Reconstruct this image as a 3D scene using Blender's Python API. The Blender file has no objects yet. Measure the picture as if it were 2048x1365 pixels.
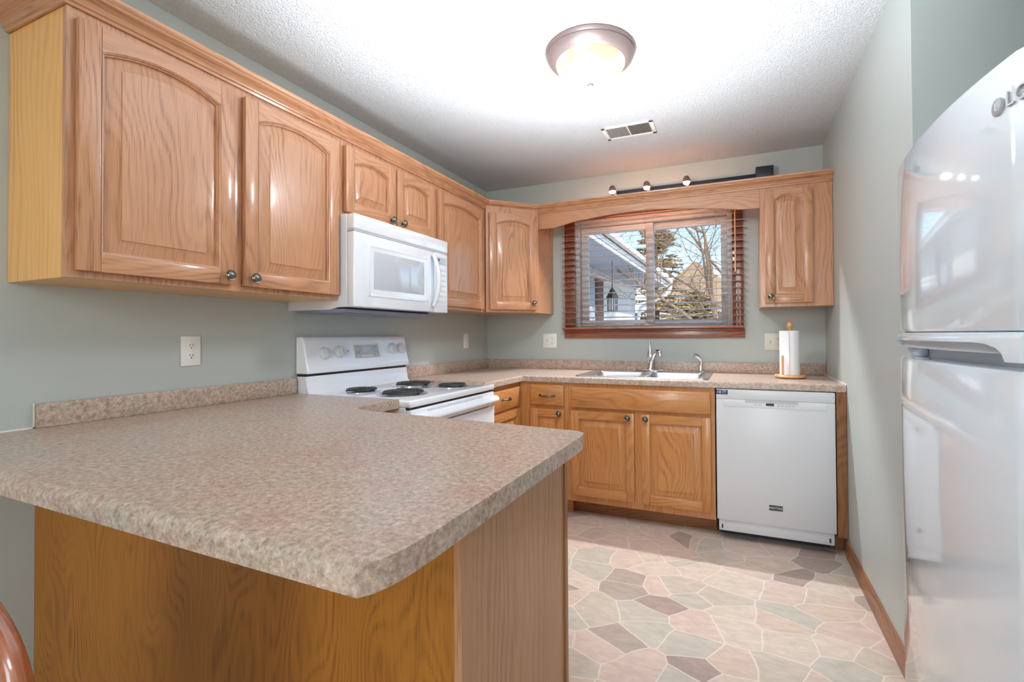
import bpy, bmesh, math, random
from mathutils import Vector, Matrix
from math import sin, cos, pi, sqrt, radians, atan2
random.seed(7)
sc = bpy.context.scene
C = sc.collection

# ------------------------------------------------------------------ camera
F, YAW, PIT, ROL = 940.5, 0.39591, 0.011813, -0.006472
fw = Vector((-sin(YAW)*cos(PIT), cos(YAW)*cos(PIT), sin(PIT)))
rt = Vector((cos(YAW), sin(YAW), 0)); up = rt.cross(fw)
r2 = rt*cos(ROL)+up*sin(ROL); u2 = -rt*sin(ROL)+up*cos(ROL)
cd = bpy.data.cameras.new('camera'); cam = bpy.data.objects.new('camera', cd); C.objects.link(cam)
cd.sensor_fit = 'HORIZONTAL'; cd.sensor_width = 36; cd.lens = F/2048*36
cd.shift_x = -58.94/2048; cd.shift_y = -23.12/2048; cd.clip_start = .02; cd.clip_end = 300
m = Matrix((r2, u2, -fw)).transposed().to_4x4(); m.translation = Vector((1.977, 0, 1.1785))
cam.matrix_world = m; sc.camera = cam

# ------------------------------------------------------------------ colour management, world, lights
sc.view_settings.view_transform = 'Standard'; sc.view_settings.look = 'None'
sc.view_settings.exposure = 1.08; sc.view_settings.gamma = 1; sc.view_settings.use_curve_mapping = False
try:
    sc.cycles.max_bounces = 8; sc.cycles.diffuse_bounces = 5; sc.cycles.glossy_bounces = 4
    sc.cycles.transparent_max_bounces = 12; sc.cycles.sample_clamp_indirect = 6; sc.cycles.caustics_reflective = False
    sc.cycles.use_denoising = True
except Exception: pass
w = bpy.data.worlds.new('world'); sc.world = w; w.use_nodes = True
nt = w.node_tree; bg = nt.nodes['Background']
sky = nt.nodes.new('ShaderNodeTexSky'); sky.sky_type = 'NISHITA'; sky.sun_disc = False
sky.sun_elevation = radians(32); sky.sun_rotation = radians(150); sky.air_density = 1.0; sky.dust_density = .6; sky.ozone_density = 1.5
tint = nt.nodes.new('ShaderNodeMix'); tint.data_type = 'RGBA'; tint.blend_type = 'MULTIPLY'; tint.inputs[0].default_value = 1; tint.inputs[7].default_value = (.80, .98, 1.12, 1)
nt.links.new(sky.outputs[0], tint.inputs[6]); nt.links.new(tint.outputs[2], bg.inputs[0]); bg.inputs[1].default_value = 0.15

def lamp(name, kind, loc, energy, color=(1,1,1), rot=(0,0,0), **kw):
    d = bpy.data.lights.new(name, kind); d.energy = energy; d.color = color
    for k, v in kw.items(): setattr(d, k, v)
    o = bpy.data.objects.new(name, d); o.location = loc; o.rotation_euler = rot; C.objects.link(o); return o
lamp('sun', 'SUN', (6, -4, 8), 2.3, (1, .93, .82), (radians(58), 0, radians(62)), angle=.01)
# added fill area lights at invented window openings behind the camera
lamp('fill_area_back', 'AREA', (2.05, -3.05, 1.45), 16, (.92, .97, 1), (radians(90), 0, 0), shape='RECTANGLE', size=1.1, size_y=1.7)
lamp('fill_area_side', 'AREA', (-1.95, -1.6, 1.45), 44, (.90, .96, 1), (radians(90), 0, radians(-90)), shape='RECTANGLE', size=1.6, size_y=1.5)
# added fill point light behind the camera, stands for no known lamp
lamp('fill_point_dining', 'POINT', (2.05, -1.3, 1.95), 15, (.94, .97, 1), shadow_soft_size=.18)
# unseen fill spot added over the aisle, aimed up at the ceiling
lamp('ceiling_fill_spot', 'SPOT', (1.42, 1.22, .98), 200, (.83, .91, 1), (radians(180-10), 0, 0), spot_size=radians(104), spot_blend=1, shadow_soft_size=.2)

# ------------------------------------------------------------------ materials
MATS = {}
def newmat(name, col=(.8,.8,.8), rough=.5, metal=0, spec=.5, coat=0, emit=None, es=0):
    m = bpy.data.materials.new(name); m.use_nodes = True
    b = m.node_tree.nodes['Principled BSDF']
    b.inputs['Base Color'].default_value = (*col, 1); b.inputs['Roughness'].default_value = rough
    b.inputs['Metallic'].default_value = metal; b.inputs['Specular IOR Level'].default_value = spec
    b.inputs['Coat Weight'].default_value = coat; b.inputs['Coat Roughness'].default_value = .08
    if emit: b.inputs['Emission Color'].default_value = (*emit, 1); b.inputs['Emission Strength'].default_value = es
    MATS[name] = m; return m
def N(m, t, **kw):
    n = m.node_tree.nodes.new(t)
    for k, v in kw.items():
        if k in n.inputs.keys() if isinstance(k, str) else False: n.inputs[k].default_value = v
        else: setattr(n, k, v)
    return n
def L(m, a, b): m.node_tree.links.new(a, b)
def ramp(m, stops, interp='LINEAR'):
    n = N(m, 'ShaderNodeValToRGB'); cr = n.color_ramp; cr.interpolation = interp
    while len(cr.elements) < len(stops): cr.elements.new(.5)
    for e, (p, c) in zip(cr.elements, stops): e.position = p; e.color = (*c, 1)
    return n
def noise(m, vec, scale, detail=3, rough=.5, dist=0):
    n = N(m, 'ShaderNodeTexNoise'); n.inputs['Scale'].default_value = scale; n.inputs['Detail'].default_value = detail
    n.inputs['Roughness'].default_value = rough; n.inputs['Distortion'].default_value = dist
    if vec: L(m, vec, n.inputs['Vector'])
    return n
def mapping(m, vec, scale):
    n = N(m, 'ShaderNodeMapping'); n.inputs['Scale'].default_value = scale; L(m, vec, n.inputs['Vector']); return n.outputs[0]
def math_(m, op, a, b=None, c=None):
    n = N(m, 'ShaderNodeMath'); n.operation = op
    for i, v in enumerate((a, b, c)):
        if v is None: continue
        if isinstance(v, (int, float)): n.inputs[i].default_value = v
        else: L(m, v, n.inputs[i])
    return n.outputs[0]
def mix(m, fac, a, b, mode='MIX'):
    n = N(m, 'ShaderNodeMix'); n.data_type = 'RGBA'; n.blend_type = mode
    for i, v in ((0, fac), (6, a), (7, b)):
        if isinstance(v, (int, float)): n.inputs[i].default_value = v
        elif isinstance(v, tuple): n.inputs[i].default_value = (*v, 1)
        else: L(m, v, n.inputs[i])
    return n.outputs[2]
def bump(m, h, strength, dist=.002):
    n = N(m, 'ShaderNodeBump'); n.inputs['Strength'].default_value = strength; n.inputs['Distance'].default_value = dist
    L(m, h, n.inputs['Height']); L(m, n.outputs[0], m.node_tree.nodes['Principled BSDF'].inputs['Normal'])
def base(m, col): L(m, col, m.node_tree.nodes['Principled BSDF'].inputs['Base Color'])

def oak(name, light, mid, dark, rough=.3, ring=1.0, coat=.25, fine=1.0):
    m = newmat(name, mid, rough, coat=coat)
    uv = N(m, 'ShaderNodeUVMap').outputs[0]
    big = noise(m, mapping(m, uv, (1.3, 7, 1)), 1.0, 2, .5, .3).outputs[0]
    sep = N(m, 'ShaderNodeSeparateXYZ'); L(m, uv, sep.inputs[0])
    warp = noise(m, mapping(m, uv, (1.3, 4.6, 1)), 1.0, 2, .42, .1).outputs[0]
    ph = math_(m, 'ADD', math_(m, 'MULTIPLY', sep.outputs[1], 230.0), math_(m, 'MULTIPLY', warp, 90.0*ring))
    rings = math_(m, 'MULTIPLY_ADD', math_(m, 'SINE', ph), .5, .5)
    rings = math_(m, 'POWER', rings, 2.0)
    pores = noise(m, mapping(m, uv, (9, 330, 1)), 1.0, 3, .62).outputs[0]
    pr = ramp(m, [(.40, (1,1,1)), (.60, (0,0,0))]); L(m, pores, pr.inputs[0])
    p1 = math_(m, 'SUBTRACT', 1.0, pr.outputs[0])
    c = mix(m, big, light, mid)
    msk = noise(m, mapping(m, uv, (2.1, 9, 1)), 1.0, 1, .5).outputs[0]
    f = math_(m, 'MULTIPLY', rings, math_(m, 'MULTIPLY_ADD', msk, 1.45, -.38))
    f = math_(m, 'ADD', math_(m, 'MULTIPLY', f, math_(m, 'MULTIPLY_ADD', p1, .7, .35)), math_(m, 'MULTIPLY', p1, .22*fine))
    c = mix(m, f, c, dark)
    base(m, c); bump(m, f, .10, .001)
    return m
oak('oak', (.60, .31, .17), (.52, .24, .115), (.20, .075, .028))
oak('oak_toe', (.36, .155, .055), (.25, .095, .03), (.10, .03, .01), .4)
oak('oak_base', (.64, .295, .10), (.54, .22, .06), (.27, .085, .022))  # same oak as the wall cabinets; more orange, lighting partly put into the colour
oak('maple_veneer', (.88, .48, .16), (.80, .41, .125), (.42, .21, .07), .35, .45, .2, .5)
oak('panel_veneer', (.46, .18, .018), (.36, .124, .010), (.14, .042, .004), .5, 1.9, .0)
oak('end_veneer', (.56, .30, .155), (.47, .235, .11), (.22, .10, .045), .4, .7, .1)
oak('cherry', (.40, .14, .07), (.29, .085, .045), (.11, .028, .016), .25, .9, .3)
oak('cherry_slat', (.36, .165, .115), (.29, .12, .08), (.2, .08, .05), .22, .4, .4)
oak('red_oak_chair', (.42, .13, .05), (.32, .085, .028), (.17, .035, .012), .18, .6, .7)
oak('light_wood', (.72, .42, .19), (.62, .33, .13), (.42, .2, .07), .35, .4, .2, .5)

m = newmat('laminate', (.4,.3,.25), .27, spec=.5)
tc = N(m, 'ShaderNodeTexCoord').outputs['Object']
n1 = noise(m, tc, 8, 4, .6, .3).outputs[0]
n2 = noise(m, tc, 80, 6, .80, .15).outputs[0]
n3 = noise(m, tc, 150, 3, .7, .4).outputs[0]
c1 = ramp(m, [(.28, (.14,.10,.08)), (.40, (.31,.23,.19)), (.50, (.47,.37,.315)), (.60, (.60,.50,.435)), (.70, (.84,.77,.69))]); L(m, math_(m,'ADD',math_(m,'MULTIPLY',n2,.75),math_(m,'MULTIPLY',n3,.25)), c1.inputs[0])
c2 = ramp(m, [(.36, (.93,.79,.72)), (.5, (1,.93,.86)), (.62, (.90,.91,.82))]); L(m, n1, c2.inputs[0])
base(m, mix(m, .8, c1.outputs[0], c2.outputs[0], 'MULTIPLY'))

m = newmat('wall_paint', (.46,.495,.47), .42, spec=.35)
tc = N(m, 'ShaderNodeTexCoord').outputs['Object']
bump(m, noise(m, tc, 260, 2).outputs[0], .05, .001)
m = newmat('ceiling_paint', (.74,.75,.76), .9, spec=.2)
tc = N(m, 'ShaderNodeTexCoord').outputs['Object']
v = N(m, 'ShaderNodeTexVoronoi'); v.inputs['Scale'].default_value = 150; L(m, tc, v.inputs['Vector'])
h = math_(m, 'ADD', noise(m, tc, 120, 4, .75).outputs[0], math_(m, 'MULTIPLY', v.outputs['Distance'], -.8))
bump(m, h, .9, .009)

m = newmat('stone_vinyl', (.6,.5,.43), .30, spec=.4)
tc = N(m, 'ShaderNodeTexCoord').outputs['Object']
wn = noise(m, tc, 2.0, 2, .5).outputs['Color']
add = N(m, 'ShaderNodeVectorMath'); add.operation = 'MULTIPLY_ADD'; L(m, wn, add.inputs[0]); add.inputs[1].default_value = (.16,.16,0); L(m, mapping(m, tc, (1, 1.25, 1)), add.inputs[2])
vc = N(m, 'ShaderNodeTexVoronoi'); vc.voronoi_dimensions = '2D'; vc.inputs['Scale'].default_value = 5.6; L(m, add.outputs[0], vc.inputs['Vector'])
ve = N(m, 'ShaderNodeTexVoronoi'); ve.voronoi_dimensions = '2D'; ve.feature = 'DISTANCE_TO_EDGE'; ve.inputs['Scale'].default_value = 5.6; L(m, add.outputs[0], ve.inputs['Vector'])
sc3 = N(m, 'ShaderNodeSeparateColor'); L(m, vc.outputs['Color'], sc3.inputs[0])
st = ramp(m, [(0, (.66,.58,.50)), (.16, (.74,.59,.50)), (.34, (.76,.65,.56)), (.50, (.62,.58,.51)), (.62, (.75,.60,.53)), (.78, (.47,.37,.335)), (.88, (.52,.43,.385)), (.94, (.72,.62,.53))], 'CONSTANT'); L(m, sc3.outputs[0], st.inputs[0])
mot = noise(m, mapping(m, tc, (14, 30, 1)), 1, 5, .65, .5).outputs[0]
mr = ramp(m, [(.3, (.76,.74,.71)), (.7, (.99,.96,.91))]); L(m, mot, mr.inputs[0])
stc = mix(m, 1.0, st.outputs[0], mr.outputs[0], 'MULTIPLY')
gr = ramp(m, [(.006, (1,1,1)), (.022, (0,0,0))]); L(m, ve.outputs['Distance'], gr.inputs[0])
base(m, mix(m, math_(m,'MULTIPLY',gr.outputs[0],.75), stc, (.84,.74,.65)))
bump(m, math_(m,'SUBTRACT',1.0,gr.outputs[0]), .15, .001)

newmat('white_enamel', (.76,.78,.82), .08, spec=.6, coat=1)
newmat('range_enamel', (.88,.90,.945), .10, spec=.6, coat=1)  # same white as the microwave, colour lightened to offset the shade beneath it
newmat('white_plastic', (.84,.84,.83), .3)
newmat('white_satin', (.68,.69,.705), .28, spec=.4)
newmat('fridge_white', (.74,.81,.865), .07, spec=.5, coat=1)
newmat('fridge_grey', (.60,.65,.72), .25)
newmat('soft_grey', (.52,.53,.55), .3)
newmat('microwave_glass', (.50,.53,.58), .05, spec=.7, coat=1)
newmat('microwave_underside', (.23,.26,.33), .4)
newmat('black_gap', (.012,.012,.015), .4)
newmat('coil_black', (.03,.032,.036), .38, spec=.6)
newmat('chrome', (.78,.79,.82), .08, 1)
newmat('pewter', (.20,.185,.16), .27, 1)
newmat('steel', (.70,.72,.74), .22, 1)
newmat('dark_bronze', (.17,.125,.115), .38, .4)
newmat('track_black', (.022,.026,.045), .35)
newmat('outlet_white', (.80,.80,.77), .35)
newmat('outlet_ivory', (.70,.68,.60), .35)
newmat('slot_dark', (.05,.045,.04), .6)
newmat('window_vinyl', (.72,.73,.74), .35)
newmat('cord_tan', (.45,.30,.24), .6)
newmat('navy', (.012,.03,.09), .4)
newmat('letter_white', (.85,.85,.85), .4)
newmat('letter_grey', (.42,.43,.44), .4)
newmat('paper', (.88,.88,.90), .9, spec=.1)
newmat('grille_white', (.78,.76,.70), .4)
newmat('vent_dark', (.04,.035,.03), .7)
newmat('bulb_glow', (1,1,1), .5, emit=(1,.96,.88), es=14)
newmat('siding_white', (.66,.67,.69), .7)
newmat('soffit_grey', (.36,.42,.52), .7)
newmat('fascia_white', (.78,.80,.84), .6)
newmat('shutter_brown', (.16,.08,.07), .6)
newmat('lantern_black', (.01,.01,.012), .5)
newmat('roof_tan', (.50,.33,.20), .9)
newmat('house_tan', (.62,.50,.38), .9)
newmat('bark', (.34,.235,.16), .9)
newmat('bark_dark', (.16,.11,.085), .9)
newmat('caulk', (.82,.80,.75), .6)
m = newmat('ground_outside', (.55,.50,.42), .95)
m = newmat('needles', (.17,.17,.055), .9)
oi = noise(m, N(m, 'ShaderNodeTexCoord').outputs['Object'], 2.5, 3).outputs[0]
rr = ramp(m, [(.35, (.17,.16,.05)), (.5, (.34,.27,.11)), (.65, (.62,.45,.24))]); L(m, oi, rr.inputs[0]); base(m, rr.outputs[0])
# frosted dome glass lit by the bulb inside
m = newmat('dome_glass', (.12,.09,.05), .3, emit=(1,.80,.48), es=.72)
tc = N(m, 'ShaderNodeTexCoord').outputs['Object']
rr = ramp(m, [(.42, (.95,.68,.33)), (.55, (1,.96,.88))]); L(m, noise(m, tc, 7, 2, .5, .6).outputs[0], rr.inputs[0])
L(m, rr.outputs[0], m.node_tree.nodes['Principled BSDF'].inputs['Emission Color'])
# window pane glass
m = bpy.data.materials.new('pane_glass'); m.use_nodes = True; MATS['pane_glass'] = m
t = m.node_tree; t.nodes.remove(t.nodes['Principled BSDF']); out = t.nodes['Material Output']
tr = t.nodes.new('ShaderNodeBsdfTransparent'); gl = t.nodes.new('ShaderNodeBsdfGlossy'); gl.inputs['Roughness'].default_value = .02
fr = t.nodes.new('ShaderNodeFresnel'); fr.inputs[0].default_value = 1.10; mx = t.nodes.new('ShaderNodeMixShader')
t.links.new(fr.outputs[0], mx.inputs[0]); t.links.new(tr.outputs[0], mx.inputs[1]); t.links.new(gl.outputs[0], mx.inputs[2]); t.links.new(mx.outputs[0], out.inputs[0])

# ------------------------------------------------------------------ mesh builder
class MB:
    def __init__(s): s.v = []; s.f = []; s.g = []; s.sm = []; s.M = Matrix.Identity(4); s.mi = []; s.cur = 0
    def addv(s, p): s.v.append(s.M @ Vector(p)); return len(s.v)-1
    def face(s, idx, g=2, sm=False): s.f.append(list(idx)); s.g.append(g); s.sm.append(sm); s.mi.append(s.cur)
    def box(s, x0, x1, y0, y1, z0, z1, g=2, b=0):
        if b <= 0:
            i = [s.addv(p) for p in ((x0,y0,z0),(x1,y0,z0),(x1,y1,z0),(x0,y1,z0),(x0,y0,z1),(x1,y0,z1),(x1,y1,z1),(x0,y1,z1))]
            for q in ((0,3,2,1),(4,5,6,7),(0,1,5,4),(1,2,6,5),(2,3,7,6),(3,0,4,7)): s.face([i[k] for k in q], g)
            return s
        bm = bmesh.new(); bmesh.ops.create_cube(bm, size=1)
        for v in bm.verts: v.co = Vector(((x0+x1)/2+v.co.x*(x1-x0), (y0+y1)/2+v.co.y*(y1-y0), (z0+z1)/2+v.co.z*(z1-z0)))
        b = min(b, .49*min(x1-x0, y1-y0, z1-z0))
        bmesh.ops.bevel(bm, geom=bm.edges[:], offset=b, segments=3 if b > .004 else 2, profile=.5, affect='EDGES')
        s.addbm(bm, g, b > .004); return s
    def addbm(s, bm, g=2, sm=False):
        bm.verts.ensure_lookup_table(); o = len(s.v)
        for i, v in enumerate(bm.verts): v.index = i; s.v.append(s.M @ v.co)
        for f in bm.faces: s.face([o+v.index for v in f.verts], g, sm)
        bm.free()
    def rings(s, rings, closed=True, cap0=True, cap1=True, g=2, sm=True):
        ids = [[s.addv(p) for p in r] for r in rings]; n = len(rings[0])
        for a, b in zip(ids, ids[1:]):
            for k in range(n if closed else n-1):
                k2 = (k+1) % n; s.face((a[k], a[k2], b[k2], b[k]), g, sm)
        if cap0: s.face(ids[0][::-1], g)
        if cap1: s.face(ids[-1], g)
        return s
    def cyl(s, p0, p1, r0, r1=None, n=24, g=2, caps=True, sm=True):
        r1 = r0 if r1 is None else r1
        p0, p1 = Vector(p0), Vector(p1); d = (p1-p0).normalized()
        a = d.orthogonal().normalized(); b = d.cross(a)
        R = [[p+(a*cos(2*pi*k/n)+b*sin(2*pi*k/n))*r for k in range(n)] for p, r in ((p0, r0), (p1, r1))]
        return s.rings(R, True, caps, caps, g, sm)
    def lathe(s, c, axis, prof, n=32, g=2, cap0=False, cap1=False):
        c = Vector(c); d = Vector(axis).normalized(); a = d.orthogonal().normalized(); b = d.cross(a)
        R = [[c+d*h+(a*cos(2*pi*k/n)+b*sin(2*pi*k/n))*max(r, 1e-5) for k in range(n)] for r, h in prof]
        return s.rings(R, True, cap0, cap1, g)
    def tube(s, pts, r, n=10, g=2):
        pts = [Vector(p) for p in pts]; R = []; a = None
        for i, p in enumerate(pts):
            d = (pts[min(i+1, len(pts)-1)]-pts[max(i-1, 0)]).normalized()
            if a is None: a = d.orthogonal().normalized()
            a = (a-d*a.dot(d)).normalized(); b = d.cross(a)
            rr = r[i] if isinstance(r, (list, tuple)) else r
            R.append([p+(a*cos(2*pi*k/n)+b*sin(2*pi*k/n))*rr for k in range(n)])
        return s.rings(R, g=g)
    def prism(s, poly, axis, a, b, g=2, sm=False):
        # poly 2-D in the two other axes (cyclic order), extruded along axis from a to b
        def P(u, v, t): return {0: (t, u, v), 1: (u, t, v), 2: (u, v, t)}[axis]
        return s.rings([[P(u, v, a) for u, v in poly], [P(u, v, b) for u, v in poly]], g=g, sm=sm)
    def build(s, name, mat, parent=None, bevel=0, auto=True, shade=None):
        me = bpy.data.meshes.new(name)
        me.from_pydata([tuple(v) for v in s.v], [], s.f)
        ms = mat if isinstance(mat, (list, tuple)) else [mat]
        for q in ms: me.materials.append(MATS[q])
        for i, p in enumerate(me.polygons): p.use_smooth = s.sm[i]; p.material_index = s.mi[i]
        if len(s.f) < 20000:
            bm = bmesh.new(); bm.from_mesh(me); bmesh.ops.recalc_face_normals(bm, faces=bm.faces[:])
            bm.to_mesh(me); bm.free()
        uvl = me.uv_layers.new(name='UVMap'); o1, o2 = random.random()*20, random.random()*20
        for p in me.polygons:
            n = p.normal; g = s.g[p.index]; rest = [k for k in range(3) if k != g]
            if abs(n[g]) > .8: ua, va = rest
            else:
                ua = g; va = rest[0] if abs(n[rest[0]]) < abs(n[rest[1]]) else rest[1]
            og = g*3.7+p.material_index
            for li in p.loop_indices:
                co = me.vertices[me.loops[li].vertex_index].co
                uvl.data[li].uv = (co[ua]+o1+og, co[va]+o2)
        try: me.set_sharp_from_angle(angle=radians(38))
        except Exception: pass
        ob = bpy.data.objects.new(name, me); C.objects.link(ob)
        if parent: ob.parent = parent
        if bevel:
            md = ob.modifiers.new('bevel', 'BEVEL'); md.width = bevel; md.segments = 2; md.limit_method = 'ANGLE'; md.angle_limit = radians(40)
        return ob
def thing(name, label, cat, loc=(0,0,0), rz=0, group=None):
    o = bpy.data.objects.new(name, None); o.empty_display_size = .1; C.objects.link(o); o.location = loc; o.rotation_euler = (0,0,rz)
    return tag(o, label, cat, group)
def tag(o, label, cat, group=None, kind=None):
    o['label'] = label; o['category'] = cat
    if group: o['group'] = group
    if kind: o['kind'] = kind
    return o
def struct(o, label=None):
    o['kind'] = 'structure'
    if label: o['label'] = label
    return o
def copy_tree(o, parent=None):
    c = o.copy(); C.objects.link(c); c.parent = parent
    for ch in list(o.children): copy_tree(ch, c)
    return c
def text(name, body, size, mat, parent, loc, rot, depth=.0006, align='CENTER'):
    cu = bpy.data.curves.new(name, 'FONT'); cu.body = body; cu.size = size; cu.extrude = depth; cu.align_x = align; cu.align_y = 'CENTER'
    t = bpy.data.objects.new(name, cu); C.objects.link(t)
    dg = bpy.context.evaluated_depsgraph_get(); me = bpy.data.meshes.new_from_object(t.evaluated_get(dg))
    bpy.data.objects.remove(t); me.materials.clear(); me.materials.append(MATS[mat]); me.name = name
    o = bpy.data.objects.new(name, me); C.objects.link(o); o.parent = parent; o.location = loc; o.rotation_euler = rot; return o

# ------------------------------------------------------------------ room shell
X1, Y1, H = 2.50, 3.53, 2.408
YE = 1.845          # right wall ends here, fridge alcove begins
XA = 3.26; YA = .98 # alcove back wall, alcove near side wall
YD = -3.2           # dining room back wall
XL = -2.1           # dining room left side beyond the half wall line
def wallbox(name, mat, *b):
    o = MB().box(*b).build(name, mat); return struct(o)
# floor & ceiling
wallbox('floor', 'stone_vinyl', XL-.1, XA+.1, YD-.1, Y1+.25, -.12, 0)
wallbox('ceiling', 'ceiling_paint', XL-.1, XA+.1, YD-.1, Y1+.25, H, H+.15)
wallbox('wall_left', 'wall_paint', -.12, 0, -.9, Y1+.15, 0, H)
b = MB()   # back wall with the window opening
WX0, WX1, WZ0, WZ1 = .795, 1.945, 1.222, 2.075
b.box(0, WX0, Y1, Y1+.15, 0, H); b.box(WX1, X1+.12, Y1, Y1+.15, 0, H)
b.box(WX0, WX1, Y1, Y1+.15, 0, WZ0); b.box(WX0, WX1, Y1, Y1+.15, WZ1, H)
struct(b.build('wall_back', 'wall_paint'))
b = MB(); b.box(X1, X1+.12, YE, Y1, 0, H); struct(b.build('wall_right', 'wall_paint'))
b = MB(); b.box(X1+.12, XA, YE, YE+.12, 0, H); struct(b.build('wall_alcove_side', 'wall_paint'))
wallbox('wall_alcove_back', 'wall_paint', XA, XA+.12, YA-.12, YE+.12, 0, H)
wallbox('wall_alcove_near', 'wall_paint', X1+.12, XA, YA-.12, YA, 0, H)
wallbox('wall_right_dining', 'wall_paint', X1+.12, X1+.24, YD, YA-.12, 0, H)
b = MB(); b.box(XL, 1.45, YD-.12, YD, 0, H)
b.box(1.45, X1+.24, YD-.12, YD, 0, .45); b.box(1.45, X1+.24, YD-.12, YD, 2.25, H); struct(b.build('wall_dining_back', 'wall_paint'))
b = MB(); b.box(XL-.12, XL, YD, -2.5, 0, H); b.box(XL-.12, XL, -.8, -.78, 0, H); b.box(XL-.12, XL, -2.5, -.8, 0, .6); b.box(XL-.12, XL, -2.5, -.8, 2.3, H)
struct(b.build('wall_dining_left', 'wall_paint'))
wallbox('wall_dining_front', 'wall_paint', XL, -.12, -.9, -.78, 0, H)
# baseboards
b = MB()
b.prism([(X1, 0), (X1-.013, 0), (X1-.013, .07), (X1-.008, .082), (X1, .085)], 1, YE, 2.9, g=1); struct(b.build('baseboard_right', 'oak_toe'), 'oak baseboard along the right wall')

# ------------------------------------------------------------------ window
win = bpy.data.objects.new('window_1', None); C.objects.link(win); win.location = (0, 0, 0); struct(win, 'white vinyl sliding window over the sink')
b = MB(); ya, yb = Y1+.01, Y1+.14
def frame(b, x0, x1, z0, z1, t, y0, y1, tb=None, tt=None):
    tb = tb or t; tt = tt or t
    b.box(x0, x0+t, y0, y1, z0, z1, b=.002); b.box(x1-t, x1, y0, y1, z0, z1, b=.002)
    b.box(x0+t, x1-t, y0, y1, z0, z0+tb, 0, b=.002); b.box(x0+t, x1-t, y0, y1, z1-tt, z1, 0, b=.002)
frame(b, WX0, WX1, WZ0, WZ1, .032, ya, yb, .03, .05)
b.build('window_frame', 'window_vinyl', win)
b = MB(); frame(b, WX0+.035, 1.395, WZ0+.033, WZ1-.053, .056, ya+.045, ya+.075, .036, .05); b.build('window_sash', 'window_vinyl', win)
b = MB(); frame(b, 1.345, WX1-.028, WZ0+.033, WZ1-.053, .048, ya+.08, ya+.11, .036, .05); b.build('window_sash', 'window_vinyl', win)
b = MB(); b.box(WX0+.09, 1.34, ya+.058, ya+.062, WZ0+.069, WZ1-.103); b.build('window_pane', 'pane_glass', win)
b = MB(); b.box(1.393, WX1-.075, ya+.093, ya+.097, WZ0+.069, WZ1-.103); b.build('window_pane', 'pane_glass', win)
b = MB(); b.box(WX1-.07, WX1-.05, ya+.065, ya+.078, 1.42, 1.45, b=.003); b.build('sash_latch', 'soft_grey', win)
b = MB()  # cherry casing around the opening
cy0, cy1 = Y1-.018, Y1+.0
def casing(b, x0, x1, z0, z1, g):
    b.box(x0, x1, cy0, Y1, z0, z1, g, b=.003)
casing(b, .712, WX0, 1.212, 2.10, 2); casing(b, WX1, 2.015, 1.212, 2.10, 2); casing(b, .712, 2.015, WZ1, 2.15, 0)
casing(b, .705, 2.022, 1.152, 1.212, 0)
b.box(.705, 2.022, Y1-.04, Y1+.012, 1.205, 1.215, 0, b=.002)
for xx in (.735, .76, 1.968, 1.99): b.box(xx, xx+.004, cy0-.003, cy0+.002, 1.215, 2.1)
b.build('window_casing', 'cherry', win)

# ------------------------------------------------------------------ blinds
bl = thing('window_blind', 'cherry wood venetian blind with open slats hanging over the sink window', 'blind', (0, Y1, 0))
YB = -.048
b = MB(); b.box(.715, 2.01, YB-.028, YB+.028, 2.085, 2.13, 0, b=.004); b.build('headrail', 'cherry', bl)
ns = 18; z0, z1 = 1.262, 2.052
tilt = radians(10)
for k in range(ns):
    z = z0+(z1-z0)*k/(ns-1)
    b = MB(); b.M = Matrix.Translation((0, YB, z)) @ Matrix.Rotation(tilt, 4, 'X')
    b.box(.700, 2.024, -.025, .025, -.0014, .0014, 0)
    b.build('slat', 'cherry_slat', bl)
b = MB(); b.box(.706, 2.018, YB-.026, YB+.026, 1.218, 1.234, 0, b=.004); b.build('bottom_rail', 'cherry', bl)
for x in (.85, 1.345, 1.84):
    b = MB(); b.cyl((x, YB-.027, 1.23), (x, YB-.027, 2.09), .0009, n=6); b.cyl((x, YB+.027, 1.23), (x, YB+.027, 2.09), .0009, n=6); b.build('ladder_cord', 'cord_tan', bl)
b = MB(); b.cyl((1.965, YB-.035, 1.60), (1.965, YB-.032, 2.09), .0045, n=10); b.build('tilt_wand', 'light_wood', bl)

# ------------------------------------------------------------------ doors, knobs
def knob(parent, x, y, z, mat='pewter'):
    b = MB(); b.lathe((x, y, z), (0,-1,0), [(.0075,0),(.007,.010),(.010,.013),(.0175,.017),(.0185,.020),(.0168,.0225),(.0140,.0215),(.0125,.0235),(.0085,.0275),(.001,.029)], 24, cap0=True)
    return b.build('knob', mat, parent)
def opening(x0, x1, z0, z1, rise, d, n=18):
    """arch-topped outline inset by d; z1 is the height at the springing"""
    pts = [(x0+d, z0+d), (x1-d, z0+d)]; hw = (x1-x0)/2; cx = (x0+x1)/2
    if rise > 0:
        R = (hw*hw+rise*rise)/(2*rise); zc = z1+rise-R; r = R-d; h = hw-d
        a = math.asin(min(1, h/r))
        for k in range(n+1):
            t = a-2*a*k/n; pts.append((cx+r*sin(t), zc+r*cos(t)))
    else:
        for k in range(n+1): pts.append((x1-d-(x1-x0-2*d)*k/n, z1-d))
    return pts
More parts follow.
